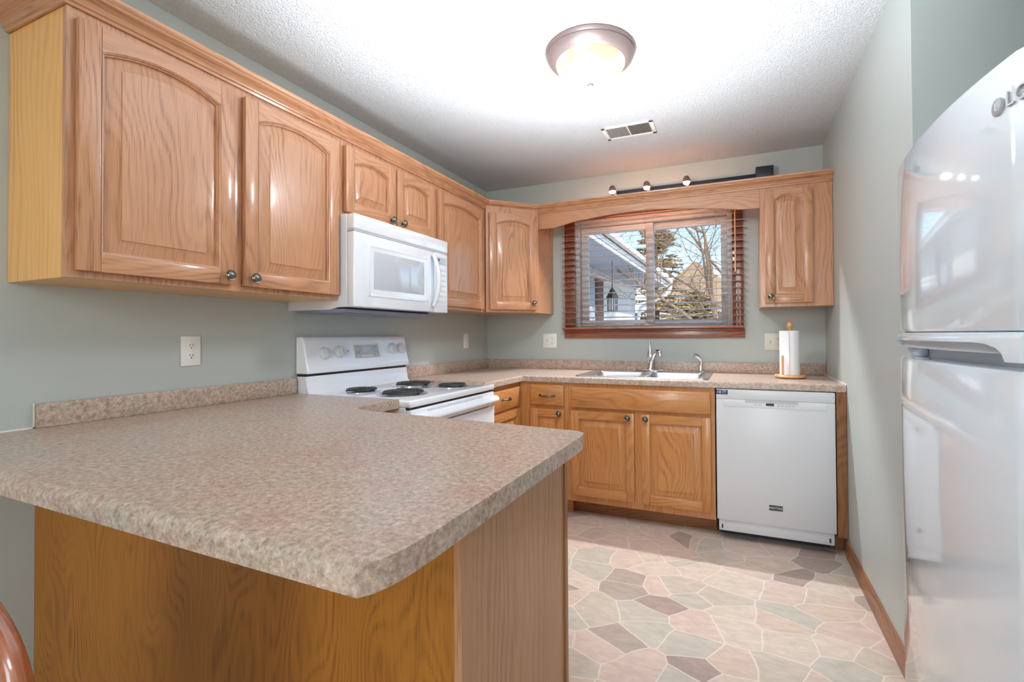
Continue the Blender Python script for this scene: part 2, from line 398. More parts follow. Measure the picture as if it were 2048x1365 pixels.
def door(name, parent, x0, x1, z0, z1, rise=0, mat='oak', st=.050, t=.022, kx=None, kz=None, top=None, yf=0, bev=.034):
    """raised panel door; front plane at y=-t, back at y=0"""
    top = top or st; ox0, ox1, oz0 = x0+st, x1-st, z0+st
    ozs = z1-top-rise
    b = MB(); b.M = Matrix.Translation((0, yf, 0))
    e = .004
    # stiles
    b.box(x0, ox0, -t, 0, z0, z1, 2, b=.003); b.box(ox1, x1, -t, 0, z0, z1, 2, b=.003)
    b.box(ox0, ox1, -t, 0, z0, oz0, 0, b=.0015)
    arch = opening(ox0, ox1, oz0, ozs, rise, 0)[2:]
    b.prism([(ox0, z1), (ox1, z1)]+arch, 1, -t, 0, g=0)
    # moulded edge + raised panel
    prof = [(0, -t+.0005), (.002, -t+.003), (.004, -t+.0035), (.006, -t+.009), (.009, -t+.0095), (.010, -t+.0165), (.0125, -t+.0165), (.0125+bev, -t+.003), (.0135+bev, -t+.0005)]
    R = []
    for d, y in prof: R.append([(p[0], y, p[1]) for p in opening(ox0, ox1, oz0, ozs, rise, d)])
    b.rings(R, True, False, True, g=2, sm=False)
    o = b.build(name, mat, parent)
    if kx is not None: knob(o, kx, yf-t, kz)
    return o
def slab_front(name, parent, x0, x1, z0, z1, mat='oak_base', t=.02, yf=0):
    b = MB(); b.box(x0, x1, yf-t+.006, yf, z0, z1, 0); e = .008
    b.rings([[(x0, yf-t+.006, z0), (x1, yf-t+.006, z0), (x1, yf-t+.006, z1), (x0, yf-t+.006, z1)],
             [(x0+.002, yf-t+.004, z0+.002), (x1-.002, yf-t+.004, z0+.002), (x1-.002, yf-t+.004, z1-.002), (x0+.002, yf-t+.004, z1-.002)],
             [(x0+e, yf-t, z0+e), (x1-e, yf-t, z0+e), (x1-e, yf-t, z1-e), (x0+e, yf-t, z1-e)]], True, False, True, g=0, sm=False)
    return b.build(name, mat, parent)
def pull(parent, x, z, y=-.02, w=.10):
    b = MB(); pts = []; rr = []
    for k in range(15):
        s = -1+2*k/14; pts.append((x+s*w/2, y-.026*(1-s**4)-.001, z-.004*(1-s*s))); rr.append(.0042+.0022*(1-abs(s))+(.003 if abs(s) > .9 else 0))
    b.tube(pts, rr, 10); 
    for s in (-1, 1): b.cyl((x+s*w/2, y, z), (x+s*w/2, y-.006, z), .0075, n=16)
    return b.build('pull_handle', 'pewter', parent)

def carcass(parent, w, z0, z1, depth, mat='oak', side='oak', rail=None):
    b = MB()
    b.box(0, w, .0, .019, z0, z1, 2); b.cur = 1
    b.box(0, w, .019, depth, z0+.012, z1, 2)
    b.cur = 2; b.box(.002, w-.002, .019, depth, z0+.002, z0+.012, 0)
    return b.build('carcass', [mat, side, 'oak'], parent)

# ---- upper cabinets, left run. local x -> +Y world, front plane world x=.32
UB, UT = 1.343, 2.10
def left_upper(name, label, y0, y1, zb=UB, side='oak'):
    t = thing(name, label, 'cabinet', (.32, y0, 0), pi/2, 'oak wall cabinets')
    b = MB(); w = y1-y0
    b.box(0, w, 0, .019, zb, UT, 2)
    b.cur = 1; b.box(0.001, w-.001, .019, .318, zb+.0001, UT, 2)
    b.build('carcass', ['oak', side], t)
    return t
c = left_upper('upper_cabinet', 'large oak wall cabinet with two arched doors, nearest on the left wall', .667, 1.596, side='maple_veneer')
o = .667
door('door', c, .684-o, 1.112-o, 1.362, 2.052, .036, kx=1.085-o, kz=1.392, yf=-.001, top=.036)
door('door', c, 1.150-o, 1.582-o, 1.362, 2.052, .036, kx=1.178-o, kz=1.392, yf=-.001, top=.036)
c = left_upper('upper_cabinet', 'short oak wall cabinet with two small doors above the microwave', 1.5965, 2.327, 1.730)
o = 1.5965
door('door', c, 1.624-o, 1.962-o, 1.748, 2.052, .028, kx=1.925-o, kz=1.772, yf=-.001, st=.05, top=.042, bev=.026)
door('door', c, 1.973-o, 2.298-o, 1.748, 2.052, .028, kx=2.010-o, kz=1.772, yf=-.001, st=.05, top=.042, bev=.026)
c = left_upper('upper_cabinet', 'single door oak wall cabinet between microwave and corner cabinet', 2.328, 2.930)
o = 2.328
door('door', c, 2.345-o, 2.880-o, 1.362, 2.052, .030, kx=2.375-o, kz=1.392, yf=-.001, top=.042)
# corner cabinet (diagonal front)
t = thing('corner_cabinet', 'oak wall cabinet with angled single door in the back left corner', 'cabinet', (.32, 2.931, 0), atan2(.277, .288))
CW = sqrt(.277**2+.288**2)
door('door', t, .022, CW-.022, 1.362, 2.052, .030, kx=CW-.048, kz=1.41, yf=-.020, st=.05, top=.045)
b = MB(); Mi = (Matrix.Translation((.32, 2.931, 0)) @ Matrix.Rotation(atan2(.277, .288), 4, 'Z')).inverted(); b.M = Mi
poly = [(.002, 2.932), (.32, 2.932), (.608, 3.208), (.608, Y1-.001), (.002, Y1-.001)]
b.prism(poly, 2, UB, UT); b.M = Matrix.Identity(4); b.box(0.001, CW-.001, -.019, 0, UB, UT); b.build('carcass', 'oak', t)
# right of window
yf = Y1-.32
t = thing('upper_cabinet', 'narrow oak wall cabinet to the right of the window', 'cabinet', (2.11, yf, 0), 0, 'oak wall cabinets')
b = MB(); b.box(0, .388, 0, .319, UB, UT); b.build('carcass', 'oak', t)
door('door', t, .026, .282, 1.364, 2.052, .030, kx=.056, kz=1.402, yf=-.001, st=.050, bev=.03, top=.027)

# valance
xa, xb = .61, 2.108
VP = [(0.61,1.965),(.735,1.965),(.80,1.975),(.86,1.99),(.93,2.0),(.97,2.003),(1.05,2.012),(1.166,2.021),(1.29,2.026),(1.41,2.026),(1.53,2.019),(1.64,2.010),(1.78,1.996),(1.87,1.983),(1.93,1.971),(2.0,1.962),(2.108,1.960)]
b = MB(); b.prism([(2.108, 2.10), (.61, 2.10)]+VP, 1, yf, yf+.019, g=0)
tag(b.build('window_valance', 'oak'), 'arched oak valance board spanning above the sink window', 'valance')
# crown moulding
prof = [(0, 2.078), (.006, 2.078), (.008, 2.086), (.013, 2.089), (.0145, 2.096), (.020, 2.103), (.028, 2.108), (.036, 2.111), (.040, 2.114), (.040, 2.119), (.046, 2.122), (.049, 2.128), (.049, 2.136), (0, 2.136)]
path = [Vector(p) for p in ((0.001, .666), (.321, .666), (.321, 2.930), (.6095, 3.2085), (2.499, 3.2085))]
R = []
for i, p in enumerate(path):
    d0 = (path[i]-path[i-1]).normalized() if i > 0 else None
    d1 = (path[i+1]-path[i]).normalized() if i < len(path)-1 else None
    n0 = Vector((d0.y, -d0.x)) if d0 else None; n1 = Vector((d1.y, -d1.x)) if d1 else None
    if n0 is None: n = n1
    elif n1 is None: n = n0
    else: n = (n0+n1); n = n/n.length_squared*2
    R.append([(p.x+n.x*o_, p.y+n.y*o_, z) for o_, z in prof])
b = MB()
for i in range(4): b.rings([R[i], R[i+1]], True, i == 0, i == 3, g=[0, 1, 1, 0][i], sm=True)
tag(b.build('crown_moulding', 'oak'), 'oak crown moulding running along the tops of the wall cabinets', 'moulding')

# ------------------------------------------------------------------ microwave
MW0, MW1 = 1.5985, 2.326; w = MW1-MW0
t = thing('microwave', 'white over-the-range microwave under the short wall cabinet', 'microwave', (.4135, MW0, 1.30), pi/2)
b = MB()
pr = [(.045, .012), (.045, .428), (.4125, .428), (.4125, 0.0), (.14, -.004)]
pr = [(.045, .010), (.045, .428), (.4125, .428), (.4125, 0.0), (.15, .000), (.10, .010)]
b.prism(pr, 0, 0, w, g=0); b.build('body', 'white_enamel', t, bevel=.003)
b = MB(); b.box(.02, w-.02, .075, .38, -.010, .004, b=.004); b.box(.10, .35, .13, .33, -.013, -.008); b.build('hood_underside', 'microwave_underside', t)
b = MB(); b.box(0, w, 0, .046, .358, .428, 0, b=.006); b.build('vent_band', 'white_enamel', t)
b = MB(); b.box(.002, w-.002, .006, .046, .350, .358, 0); b.build('vent_slot', 'soft_grey', t)
dw = .598
b = MB()
b.box(0, dw, 0.002, .044, .010, .349, 0, b=.007); d_ = b.build('door', 'white_enamel', t)
b = MB(); frame(b, .085, .545, .062, .305, .012, -.0015, .004); 
b.build('door_trim', 'white_enamel', d_)
b = MB(); b.box(.097, .533, .0, .003, .074, .293, 0); b.build('door_window_border', 'white_enamel', d_)
b = MB(); b.box(.120, .500, -.001, .003, .098, .275, 0, b=.0005); b.build('door_window', 'microwave_glass', d_)
b = MB(); pts = []
for k in range(17):
    s = -1+2*k/16; pts.append((.575-.0*s, -.008-.034*(1-s*s), .185+s*.142))
R = []
for p in pts:
    R.append([(p[0]+dx, p[1]+dy, p[2]) for dx, dy in ((-.014, 0), (-.011, -.009), (0, -.013), (.011, -.009), (.014, 0), (.009, .007), (-.009, .007))])
b.rings(R, sm=True); b.build('door_handle', 'white_enamel', d_)
b = MB(); b.box(dw+.002, w, 0.002, .044, .010, .349, 0, b=.005); cp = b.build('control_panel', 'white_enamel', t)
b = MB(); b.box(dw+.018, w-.014, .0005, .003, .285, .325, 0); b.build('display', 'microwave_glass', cp)
b = MB()
for r_ in range(7):
    for c_ in range(3): b.box(dw+.020+c_*.031, dw+.046+c_*.031, 0.0008, .003, .262-r_*.030-.014, .262-r_*.030, 0, b=.0008)
b.build('keypad', 'white_satin', cp)
b = MB(); b.prism([(dw+.03, .315), (dw+.05, .315), (dw+.04, .297)], 1, -.0004, .002); b.build('panel_logo', 'navy', cp)

# ------------------------------------------------------------------ range
S0, S1 = 1.640, 2.388; w = S1-S0
t = thing('electric_range', 'white freestanding coil-top electric stove against the left wall', 'stove', (.655, S0, 0), pi/2)
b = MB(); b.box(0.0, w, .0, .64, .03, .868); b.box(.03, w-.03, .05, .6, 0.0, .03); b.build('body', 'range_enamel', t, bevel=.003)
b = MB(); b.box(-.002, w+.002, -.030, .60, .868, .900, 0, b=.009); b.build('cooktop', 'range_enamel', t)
b = MB(); b.box(.003, w-.003, -.018, .02, .860, .868, 0); b.build('trim_gap', 'black_gap', t)
# backguard: lower riser + leaning control console
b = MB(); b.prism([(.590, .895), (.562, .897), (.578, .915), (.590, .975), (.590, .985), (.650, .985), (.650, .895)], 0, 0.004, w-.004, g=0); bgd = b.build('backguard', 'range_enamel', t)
b = MB(); b.box(.008, w-.008, .590, .650, .985, .996, 0); b.build('backguard_gap', 'black_gap', bgd)
b = MB()
pf = [(.572, .998), (.571, 1.02), (.576, 1.035), (.600, 1.150), (.606, 1.168), (.618, 1.177), (.650, 1.177), (.653, 1.17), (.653, .996)]
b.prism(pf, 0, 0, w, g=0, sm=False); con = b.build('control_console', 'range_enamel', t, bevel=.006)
sl = atan2(.024, .115)
def onpanel(x, h):  # local matrix on the leaning face, h = height above .998+
    y = .5762+(h-1.035)*(.024/.115); return Matrix.Translation((x, y, h)) @ Matrix.Rotation(-sl, 4, 'X')
for x, h in ((.110, 1.094), (.205, 1.098), (.612, 1.104), (.690, 1.104)):
    b = MB(); b.M = onpanel(x, h)
    b.lathe((0, 0, 0), (0, -1, 0), [(.032, 0), (.032, .004), (.0285, .006), (.0265, .018), (.024, .022), (.0, .022)], 28)
    b.box(-.005, .005, -.028, -.021, -.022, .022, b=.002)
    b.build('control_knob', 'white_satin', con)
b = MB(); b.M = onpanel(.405, 1.096); frame(b, -.098, .098, -.040, .040, .004, -.003, .002); b.build('display_bezel', 'white_plastic', con)
b = MB(); b.M = onpanel(.405, 1.096); b.box(-.094, .094, -.0012, .001, -.036, .036); dp = b.build('display', 'soft_grey', con)
b = MB(); b.M = onpanel(.405, 1.096)
for i in range(5):
    for j in range(2):
        for sx in (-1, 1): b.box(sx*.068-.013, sx*.068+.013, -.0025, 0, -.028+i*.012, -.021+i*.012, b=.0008)
for i in range(6): b.box(-.045+i*.016, -.034+i*.016, -.0025, 0, -.031, -.022, b=.0008)
b.build('button_row', 'white_plastic', con)
b = MB(); b.M = onpanel(.400, 1.106); 
b.box(-.030, .030, -.0022, 0, -.012, .012); b.build('clock_window', 'fridge_grey', con)
b = MB(); b.M = onpanel(.268, 1.100); b.cyl((0,0,0), (0,-.003,0), .003, n=12); b.build('indicator_light', 'slot_dark', con)
# burners: local coordinates from world
for wx, wy, r in ((.215, 1.845, .074), (.272, 2.185, .098), (.530, 2.185, .074), (.490, 1.825, .098)):
    lx, ly = wy-S0, .655-wx
    b = MB(); b.lathe((lx, ly, .8995), (0, 0, 1), [(r+.020, .0), (r+.020, .003), (r+.012, .005), (r+.004, .002), (r*.5, -.001), (0, -.001)], 40)
    pan = b.build('drip_pan', 'chrome', t)
    b = MB(); pts = []; turns = 4 if r < .09 else 5
    for k in range(turns*26+1):
        a = 2*pi*k/26; rad = .018+(r-.018)*k/(turns*26); pts.append((lx+rad*cos(a), ly+rad*sin(a), .9115))
    b.tube(pts, .0052, 8)
    b.tube([(lx+r*cos(0), ly, .9115), (lx+r+.012, ly, .908), (lx+r+.02, ly, .902)], .005, 8)
    for a in (0.5, 2.6, 4.7): b.tube([(lx, ly, .905), (lx+r*cos(a), ly+r*sin(a), .906)], .0028, 6)
    b.build('burner_coil', 'coil_black', t)
# oven door
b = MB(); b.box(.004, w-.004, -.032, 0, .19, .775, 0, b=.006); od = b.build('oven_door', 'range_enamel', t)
b = MB(); b.box(.14, w-.14, -.035, -.03, .42, .705, 0, b=.002); b.build('oven_window', 'black_gap', od)
b = MB()
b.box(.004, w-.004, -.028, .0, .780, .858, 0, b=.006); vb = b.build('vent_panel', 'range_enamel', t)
b = MB()
for i in range(40):
    x = .12+i*.0125; b.box(x, x+.004, -.0295, -.027, .834, .848)
b.build('vent_slots', 'soft_grey', vb)
b = MB(); b.prism([(-.028, .838), (-.050, .834), (-.062, .822), (-.064, .808), (-.056, .797), (-.030, .792)], 0, .0, w, g=0, sm=True); b.build('oven_handle', 'range_enamel', od, bevel=.004)
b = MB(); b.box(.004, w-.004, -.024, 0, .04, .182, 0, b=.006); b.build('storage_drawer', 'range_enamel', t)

# ------------------------------------------------------------------ base cabinets
ZC = .905; TH = .038; ZU = ZC-TH
# left run between stove and corner: front plane x=.60
t = thing('base_cabinet', 'narrow oak base cabinet between the stove and the corner', 'cabinet', (.595, 2.392, 0), pi/2, 'narrow oak base cabinets')
w = 2.912-2.392
b = MB(); b.box(0, w, 0, .018, .10, ZU, 2); b.box(0, w, .018, .594, .10, ZU); b.box(0, w, .07, .59, 0, .10, 0); b.build('carcass', 'oak_base', t)
dr = slab_front('drawer_front', t, .03, .488, .705, .833, yf=-.001); pull(dr, .272, .775, -.021)
door('door', t, .03, .488, .125, .690, 0, 'oak_base', kx=.07, kz=.655, yf=-.001)
# back run
BF = 2.912
t = thing('base_cabinet', 'narrow oak base cabinet with one drawer beside the corner', 'cabinet', (.597, BF, 0), 0, 'narrow oak base cabinets')
w = .950-.597
b = MB(); b.box(.0, w, 0, .018, .10, ZU); b.box(0.0, w, .018, Y1-BF-.001, .10, ZU); b.box(0, w, .075, .6, 0, .10, 0); b.build('carcass', 'oak_base', t)
o = .597
dr = slab_front('drawer_front', t, .680-o, .920-o, .712, .848, yf=-.001); pull(dr, .805-o, .778, -.021, .10)
door('door', t, .684-o, .922-o, .145, .690, 0, 'oak_base', kx=.892-o, kz=.662, yf=-.001, st=.05)
t = thing('sink_cabinet', 'wide oak base cabinet with two doors under the sink', 'cabinet', (.951, BF, 0))
w = 1.848-.951; o = .951
b = MB(); b.box(0, w, 0, .018, .10, ZU); b.box(0, .018, .018, Y1-BF-.001, .10, ZU); b.box(w-.018, w, .018, Y1-BF-.001, .10, ZU); b.box(.018, w-.018, .018, Y1-BF-.001, .10, .118); b.build('carcass', 'oak_base', t)
slab_front('false_drawer_front', t, .972-o, 1.824-o, .708, .838, yf=-.001)
door('door', t, .970-o, 1.380-o, .145, .690, 0, 'oak_base', kx=1.343-o, kz=.662, yf=-.001)
door('door', t, 1.425-o, 1.826-o, .145, .690, 0, 'oak_base', kx=1.452-o, kz=.662, yf=-.001)
b = MB(); b.box(.0, w, .10, .112, 0, .10, 0, b=.002); b.box(0, w, .112, .118, 0, .10, 0); b.build('toe_kick', 'oak_toe', t)
t = thing('filler_panel', 'narrow oak filler panel between dishwasher and right wall', 'panel', (2.452, 2.90, 0))
b = MB(); b.box(0, .046, 0, .022, .10, ZU); b.box(0, .046, .022, .6, .10, ZU); b.box(.0, .046, .09, .6, 0, .10); b.build('panel', 'oak_toe', t)

# ------------------------------------------------------------------ dishwasher
t = thing('dishwasher', 'white front-loading dishwasher under the counter by the right wall', 'dishwasher', (1.853, 2.888, 0))
w = .596
b = MB(); b.box(.004, w-.004, .030, .60, .10, ZU-.004); b.box(.02, w-.02, .11, .58, .0, .10); b.build('body', 'black_gap', t)
b = MB()
b.box(.003, w-.003, 0, .030, .118, .806-.0, 0, b=.004)
b.box(.003, w-.003, 0, .030, .806, .862, 0, b=.004)
b.M = Matrix.Identity(4)
dd = b.build('door', 'white_satin', t)
b = MB(); b.box(.040, w-.040, -.003, .004, .764, .806, 0, b=.003); cp = b.build('control_strip', 'white_enamel', dd)
b = MB(); b.box(.155, w-.175, -.0035, -.002, .790, .806, 0); b.build('handle_recess', 'soft_grey', cp)
b = MB(); b.box(.262, .302, -.005, -.0028, .778, .792); b.build('display', 'slot_dark', cp)
for x in (.205, .228, .320, .338, .356, .374, .392):
    b = MB(); b.box(x, x+.010, -.0045, -.0028, .779, .784); b.build('button', 'letter_grey', cp)
b = MB(); b.box(.012, w-.012, .012, .04, .052, .116, 0, b=.003); tp = b.build('toe_panel', 'white_satin', t)
for x in (.026, w-.036):
    b = MB(); b.box(x, x+.008, .009, .013, .066, .088); b.build('toe_slot', 'slot_dark', tp)
b = MB(); b.box(.272, .340, -.003, .001, .204, .232, b=.001); bd = b.build('badge', 'slot_dark', dd)
text('badge_text', 'MAYTAG', .0165, 'letter_white', bd, (.306, -.0032, .2175), (pi/2, 0, 0))
b = MB(); b.box(.0035, .066, -.0012, .0, .832, .858); sk = b.build('sticker', 'navy', dd)
text('sticker_text', '10', .024, 'letter_white', sk, (.019, -.0014, .845), (pi/2, 0, 0), .0003)
text('sticker_text', 'YEAR', .0105, 'letter_white', sk, (.046, -.0014, .851), (pi/2, 0, 0), .0003)
text('sticker_text', 'warranty', .006, 'letter_white', sk, (.046, -.0014, .841), (pi/2, 0, 0), .0003)

# ------------------------------------------------------------------ countertops
def slab(outer, holes, z0, z1, bev_idx, r, rb=.004):
    """polygon slab; outline edges in bev_idx get a rolled top edge"""
    bm = bmesh.new()
    lo = [bm.verts.new((x, y, z0)) for x, y in outer]; hi = [bm.verts.new((x, y, z1)) for x, y in outer]
    n = len(outer); te = []; be = []
    for i in range(n):
        j = (i+1) % n; bm.faces.new((lo[i], lo[j], hi[j], hi[i]))
    hl = []
    for h in holes:
        a = [bm.verts.new((x, y, z0)) for x, y in h]; c = [bm.verts.new((x, y, z1)) for x, y in h]; k = len(h)
        for i in range(k): bm.faces.new((a[i], a[(i+1) % k], c[(i+1) % k], c[i]))
        hl.append((a, c))
    for vs, idx in ((lo, 0), (hi, 1)):
        if not holes: bm.faces.new(vs)
        else:
            es = [bm.edges.get((vs[i], vs[(i+1) % n])) for i in range(n)]
            for h in hl: es += [bm.edges.get((h[idx][i], h[idx][(i+1) % len(h[idx])])) for i in range(len(h[idx]))]
            bmesh.ops.triangle_fill(bm, edges=es, use_beauty=True)
    te = [bm.edges.get((hi[i], hi[(i+1) % n])) for i in bev_idx]
    bmesh.ops.recalc_face_normals(bm, faces=bm.faces[:])
    bmesh.ops.bevel(bm, geom=te, offset=r, segments=5, profile=.5, affect='EDGES')
    return bm
t = thing('countertop', 'L-shaped brown speckled laminate countertop holding the sink', 'countertop', (0, 0, ZC), 0, 'laminate countertops')
outer = [(.002, 2.392), (.627, 2.392), (.627, 2.894), (2.498, 2.894), (2.498, Y1-.001), (.002, Y1-.001)]
hole = [(1.02, 2.985), (1.775, 2.985), (1.775, 3.385), (1.02, 3.385)]
b = MB(); bm = slab(outer, [hole], -TH, 0, (1, 2), .011); b.addbm(bm, 0, True); top = b.build('counter_surface', 'laminate', t)
b = MB(); b.box(.002, .021, 2.392, Y1-.021, 0, .074, b=.003); b.box(.002, 2.498, Y1-.021, Y1-.001, 0, .074, b=.003); b.build('backsplash', 'laminate', t)
b = MB(); b.box(2.4965, 2.4995, 2.90, Y1-.02, -.002, .004); b.build('caulk_line', 'caulk', t)
t = thing('countertop', 'large brown speckled laminate peninsula countertop in the foreground', 'countertop', (0, 0, ZC), 0, 'laminate countertops')
outer = [(.002, .465), (.617, .450), (1.269, .437), (1.556, .433), (1.567, .447), (1.575, .470), (1.580, .50), (1.583, .56), (1.586, 1.19), (1.584, 1.225), (1.578, 1.255), (1.562, 1.272), (1.540, 1.279), (1.465, 1.284), (1.196, 1.311), (.72, 1.350), (.68, 1.358), (.648, 1.376), (.630, 1.40), (.626, 1.44), (.626, 1.636), (.002, 1.636)]
b = MB(); bm = slab(outer, [], -TH, 0, (0, 1, 2), .019); b.addbm(bm, 0, True)
b.build('counter_surface', 'laminate', t)
b = MB(); b.box(.002, .021, .727, 1.633, 0, .074, b=.003); b.build('backsplash', 'laminate', t)
b = MB(); b.box(.0005, .0035, .47, .727, -.001, .004); b.box(.0015, .0035, .7225, .7265, 0, .075); b.build('caulk_line', 'caulk', t)
# peninsula cabinet
t = thing('peninsula_cabinet', 'oak peninsula base cabinet supporting the foreground countertop', 'cabinet', (0, .728, 0))
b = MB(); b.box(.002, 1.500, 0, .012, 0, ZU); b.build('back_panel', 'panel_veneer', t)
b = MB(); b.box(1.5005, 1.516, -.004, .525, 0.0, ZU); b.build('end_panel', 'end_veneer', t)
b = MB(); b.box(1.5, 1.522, .5255, .545, 0.0, ZU); b.build('face_frame', 'oak_toe', t)
b = MB(); b.box(.002, 1.499, .013, .505, .1, ZU-.001); b.box(.002, .56, .505, .90, .1, ZU-.001); b.build('carcass', 'oak_base', t)
b = MB(); b.box(.57, 1.499, .506, .524, .1, ZU-.001); b.build('face_frame', 'oak_base', t)

# ------------------------------------------------------------------ sink
t = thing('kitchen_sink', 'double bowl stainless steel sink set into the back counter', 'sink', (0, 0, ZC))
def rrect(x0, x1, y0, y1, r, z, n=6):
    P = []
    for cx, cy, a0 in ((x1-r, y0+r, -pi/2), (x1-r, y1-r, 0), (x0+r, y1-r, pi/2), (x0+r, y0+r, pi)):
        for k in range(n+1): a = a0+pi/2*k/n; P.append((cx+r*cos(a), cy+r*sin(a), z))
    return P
bm = bmesh.new()
SX0, SX1, SY0, SY1 = .975, 1.815, 2.945, 3.475
def loopv(P): return [bm.verts.new(p) for p in P]
o_lo = loopv(rrect(SX0, SX1, SY0, SY1, .04, .0006)); o_hi = loopv(rrect(SX0+.004, SX1-.004, SY0+.004, SY1-.004, .038, .006))
n = len(o_lo)
for i in range(n): bm.faces.new((o_lo[i], o_lo[(i+1) % n], o_hi[(i+1) % n], o_hi[i]))
es = [bm.edges.get((o_hi[i], o_hi[(i+1) % n])) for i in range(n)]
for bx0, bx1 in ((1.035, 1.385), (1.415, 1.765)):
    a = loopv(rrect(bx0, bx1, 2.995, 3.365, .05, .004)); d1 = loopv(rrect(bx0+.006, bx1-.006, 3.001, 3.359, .046, -.004))
    d2 = loopv(rrect(bx0+.012, bx1-.012, 3.007, 3.353, .05, -.150)); d3 = loopv(rrect(bx0+.05, bx1-.05, 3.045, 3.315, .05, -.172))
    for A, B in ((a, d1), (d1, d2), (d2, d3)):
        for i in range(n): bm.faces.new((A[i], A[(i+1) % n], B[(i+1) % n], B[i]))
    bm.faces.new(d3); es += [bm.edges.get((a[i], a[(i+1) % n])) for i in range(n)]
bmesh.ops.triangle_fill(bm, edges=es, use_beauty=True)
b = MB(); b.addbm(bm, 0, True); b.build('basin', 'steel', t)
for x in (1.21, 1.59):
    b = MB(); b.lathe((x, 3.18, -.172), (0,0,1), [(.045, .0005), (.042, .004), (.036, .002), (.0, .001)], 24); b.build('drain', 'chrome', t)
# faucet
t = thing('faucet', 'chrome single-handle faucet with curved spout behind the sink', 'faucet', (1.392, 3.425, ZC+.006))
b = MB()
b.rings([rrect(-.125, .125, -.028, .028, .027, 0), rrect(-.125, .125, -.028, .028, .027, .008), rrect(-.11, .11, -.02, .02, .019, .015)], sm=True); b.build('deck_plate', 'chrome', t)
b = MB(); b.lathe((0, 0, .012), (0,0,1), [(.026, 0), (.022, .012), (.018, .03), (.0175, .055), (.021, .085), (.022, .10), (.018, .125), (.011, .145), (.008, .155), (0, .156)], 28); b.build('faucet_body', 'chrome', t)
b = MB(); pts = [(.004, -.006, .03), (.012, -.02, .07), (.028, -.045, .11), (.045, -.07, .138), (.062, -.095, .150), (.078, -.12, .148), (.088, -.135, .135), (.091, -.14, .118)]
b.tube(pts, [.017, .016, .0145, .0135, .013, .013, .0135, .014], 16); b.build('spout', 'chrome', t)
b = MB(); b.tube([(0, 0, .15), (-.002, .002, .175), (-.006, .006, .20), (-.008, .008, .213)], [.0065, .006, .0095, .0085], 12); b.build('handle', 'chrome', t)
t = thing('sink_sprayer', 'small chrome side sprayer at the right rear corner of the sink', 'sprayer', (1.735, 3.43, ZC+.006))
b = MB(); b.lathe((0,0,0), (0,0,1), [(.026, 0), (.024, .008), (.016, .014), (.014, .03), (.014, .05)], 24, cap0=True); b.build('sprayer_base', 'chrome', t)
b = MB(); b.tube([(0, 0, .045), (.002, 0, .075), (-.002, -.004, .098), (-.018, -.014, .113), (-.038, -.03, .120)], [.013, .014, .015, .0135, .012], 14); b.build('sprayer_head', 'chrome', t)

# ------------------------------------------------------------------ outlets (local x right, y into wall, z up)
def duplex(b, x, z):
    pass
def outlet_plate(name, label, loc, rz, w, h, mats, items, cat='outlet'):
    t = thing(name, label, cat, loc, rz, 'wall outlets' if cat == 'outlet' else None)
    b = MB(); b.box(-w/2, w/2, -.0065, -.0002, -h/2, h/2, b=.003); b.build('cover_plate', mats, t)
    for kind, x in items:
        if kind == 'duplex':
            for s in (-1, 1):
                b = MB(); b.M = Matrix.Translation((x, -.0065, s*.0195))
                b.lathe((0,0,0), (0,-1,0), [(.0165, 0), (.0165, .0012), (.0155, .0018), (0, .0018)], 24); b.build('receptacle', mats, t)
                b = MB(); b.box(x-.0065, x-.0045, -.0090, -.0078, s*.0195-.001, s*.0195+.008); b.box(x+.0045, x+.0065, -.0090, -.0078, s*.0195-.001, s*.0195+.007)
                b.cyl((x, -.0078, s*.0195-.007), (x, -.0090, s*.0195-.007), .0024, n=10); b.build('slots', 'slot_dark', t)
        elif kind == 'toggle':
            b = MB(); b.box(x-.005, x+.005, -.0085, -.006, -.012, .012, b=.001); b.build('switch_slot', 'soft_grey', t)
            b = MB(); b.prism([(-.007, -.006), (-.018, .004), (-.017, .008), (-.007, .004)], 0, x-.0035, x+.0035); b.build('switch_toggle', mats, t)
        elif kind == 'rocker':
            b = MB(); b.box(x-.016, x+.016, -.0095, -.006, -.033, .033, b=.002); b.build('rocker', mats, t)
    return t
outlet_plate('wall_outlet', 'white duplex outlet on the left wall above the peninsula', (0, 1.167, 1.125), pi/2, .071, .116, 'outlet_white', [('duplex', 0)])
outlet_plate('wall_switch', 'white cover plate on the left wall near the back corner', (0, 3.185, 1.134), pi/2, .071, .116, 'outlet_white', [], 'switch')
outlet_plate('wall_outlet', 'white combined switch and outlet plate left of the window', (.577, Y1, 1.132), 0, .118, .116, 'outlet_white', [('toggle', -.023), ('duplex', .023)])
outlet_plate('wall_outlet', 'ivory combined switch and outlet plate behind the paper towels', (2.200, Y1, 1.123), 0, .118, .116, 'outlet_ivory', [('toggle', -.023), ('duplex', .023)])

# ------------------------------------------------------------------ paper towel
TX, TY = 2.268, 3.245
t = thing('paper_towel_holder', 'light wooden upright paper towel holder with ball top', 'holder', (TX, TY, ZC))
b = MB(); b.lathe((0,0,0), (0,0,1), [(.083, 0.004), (.088, .010), (.088, .015), (.083, .021), (0, .021)], 40, cap0=True)
for a in (.5, 2.6, 4.7): b.cyl((.06*cos(a), .06*sin(a), 0), (.06*cos(a), .06*sin(a), .005), .008, n=10)
b.build('round_base', 'light_wood', t)
b = MB(); b.cyl((0,0,.02), (0,0,.305), .0105, n=16); b.build('dowel', 'light_wood', t)
b = MB(); b.lathe((0,0,.296), (0,0,1), [(.009, 0), (.009, .006), (.0135, .011), (.0185, .021), (.0195, .030), (.0175, .040), (.011, .048), (0, .051)], 28); b.build('ball_finial', 'light_wood', t)
b = MB(); b.cyl((-.044, -.055, .018), (-.044, -.055, .140), .006, n=14); b.build('side_post', 'light_wood', t)
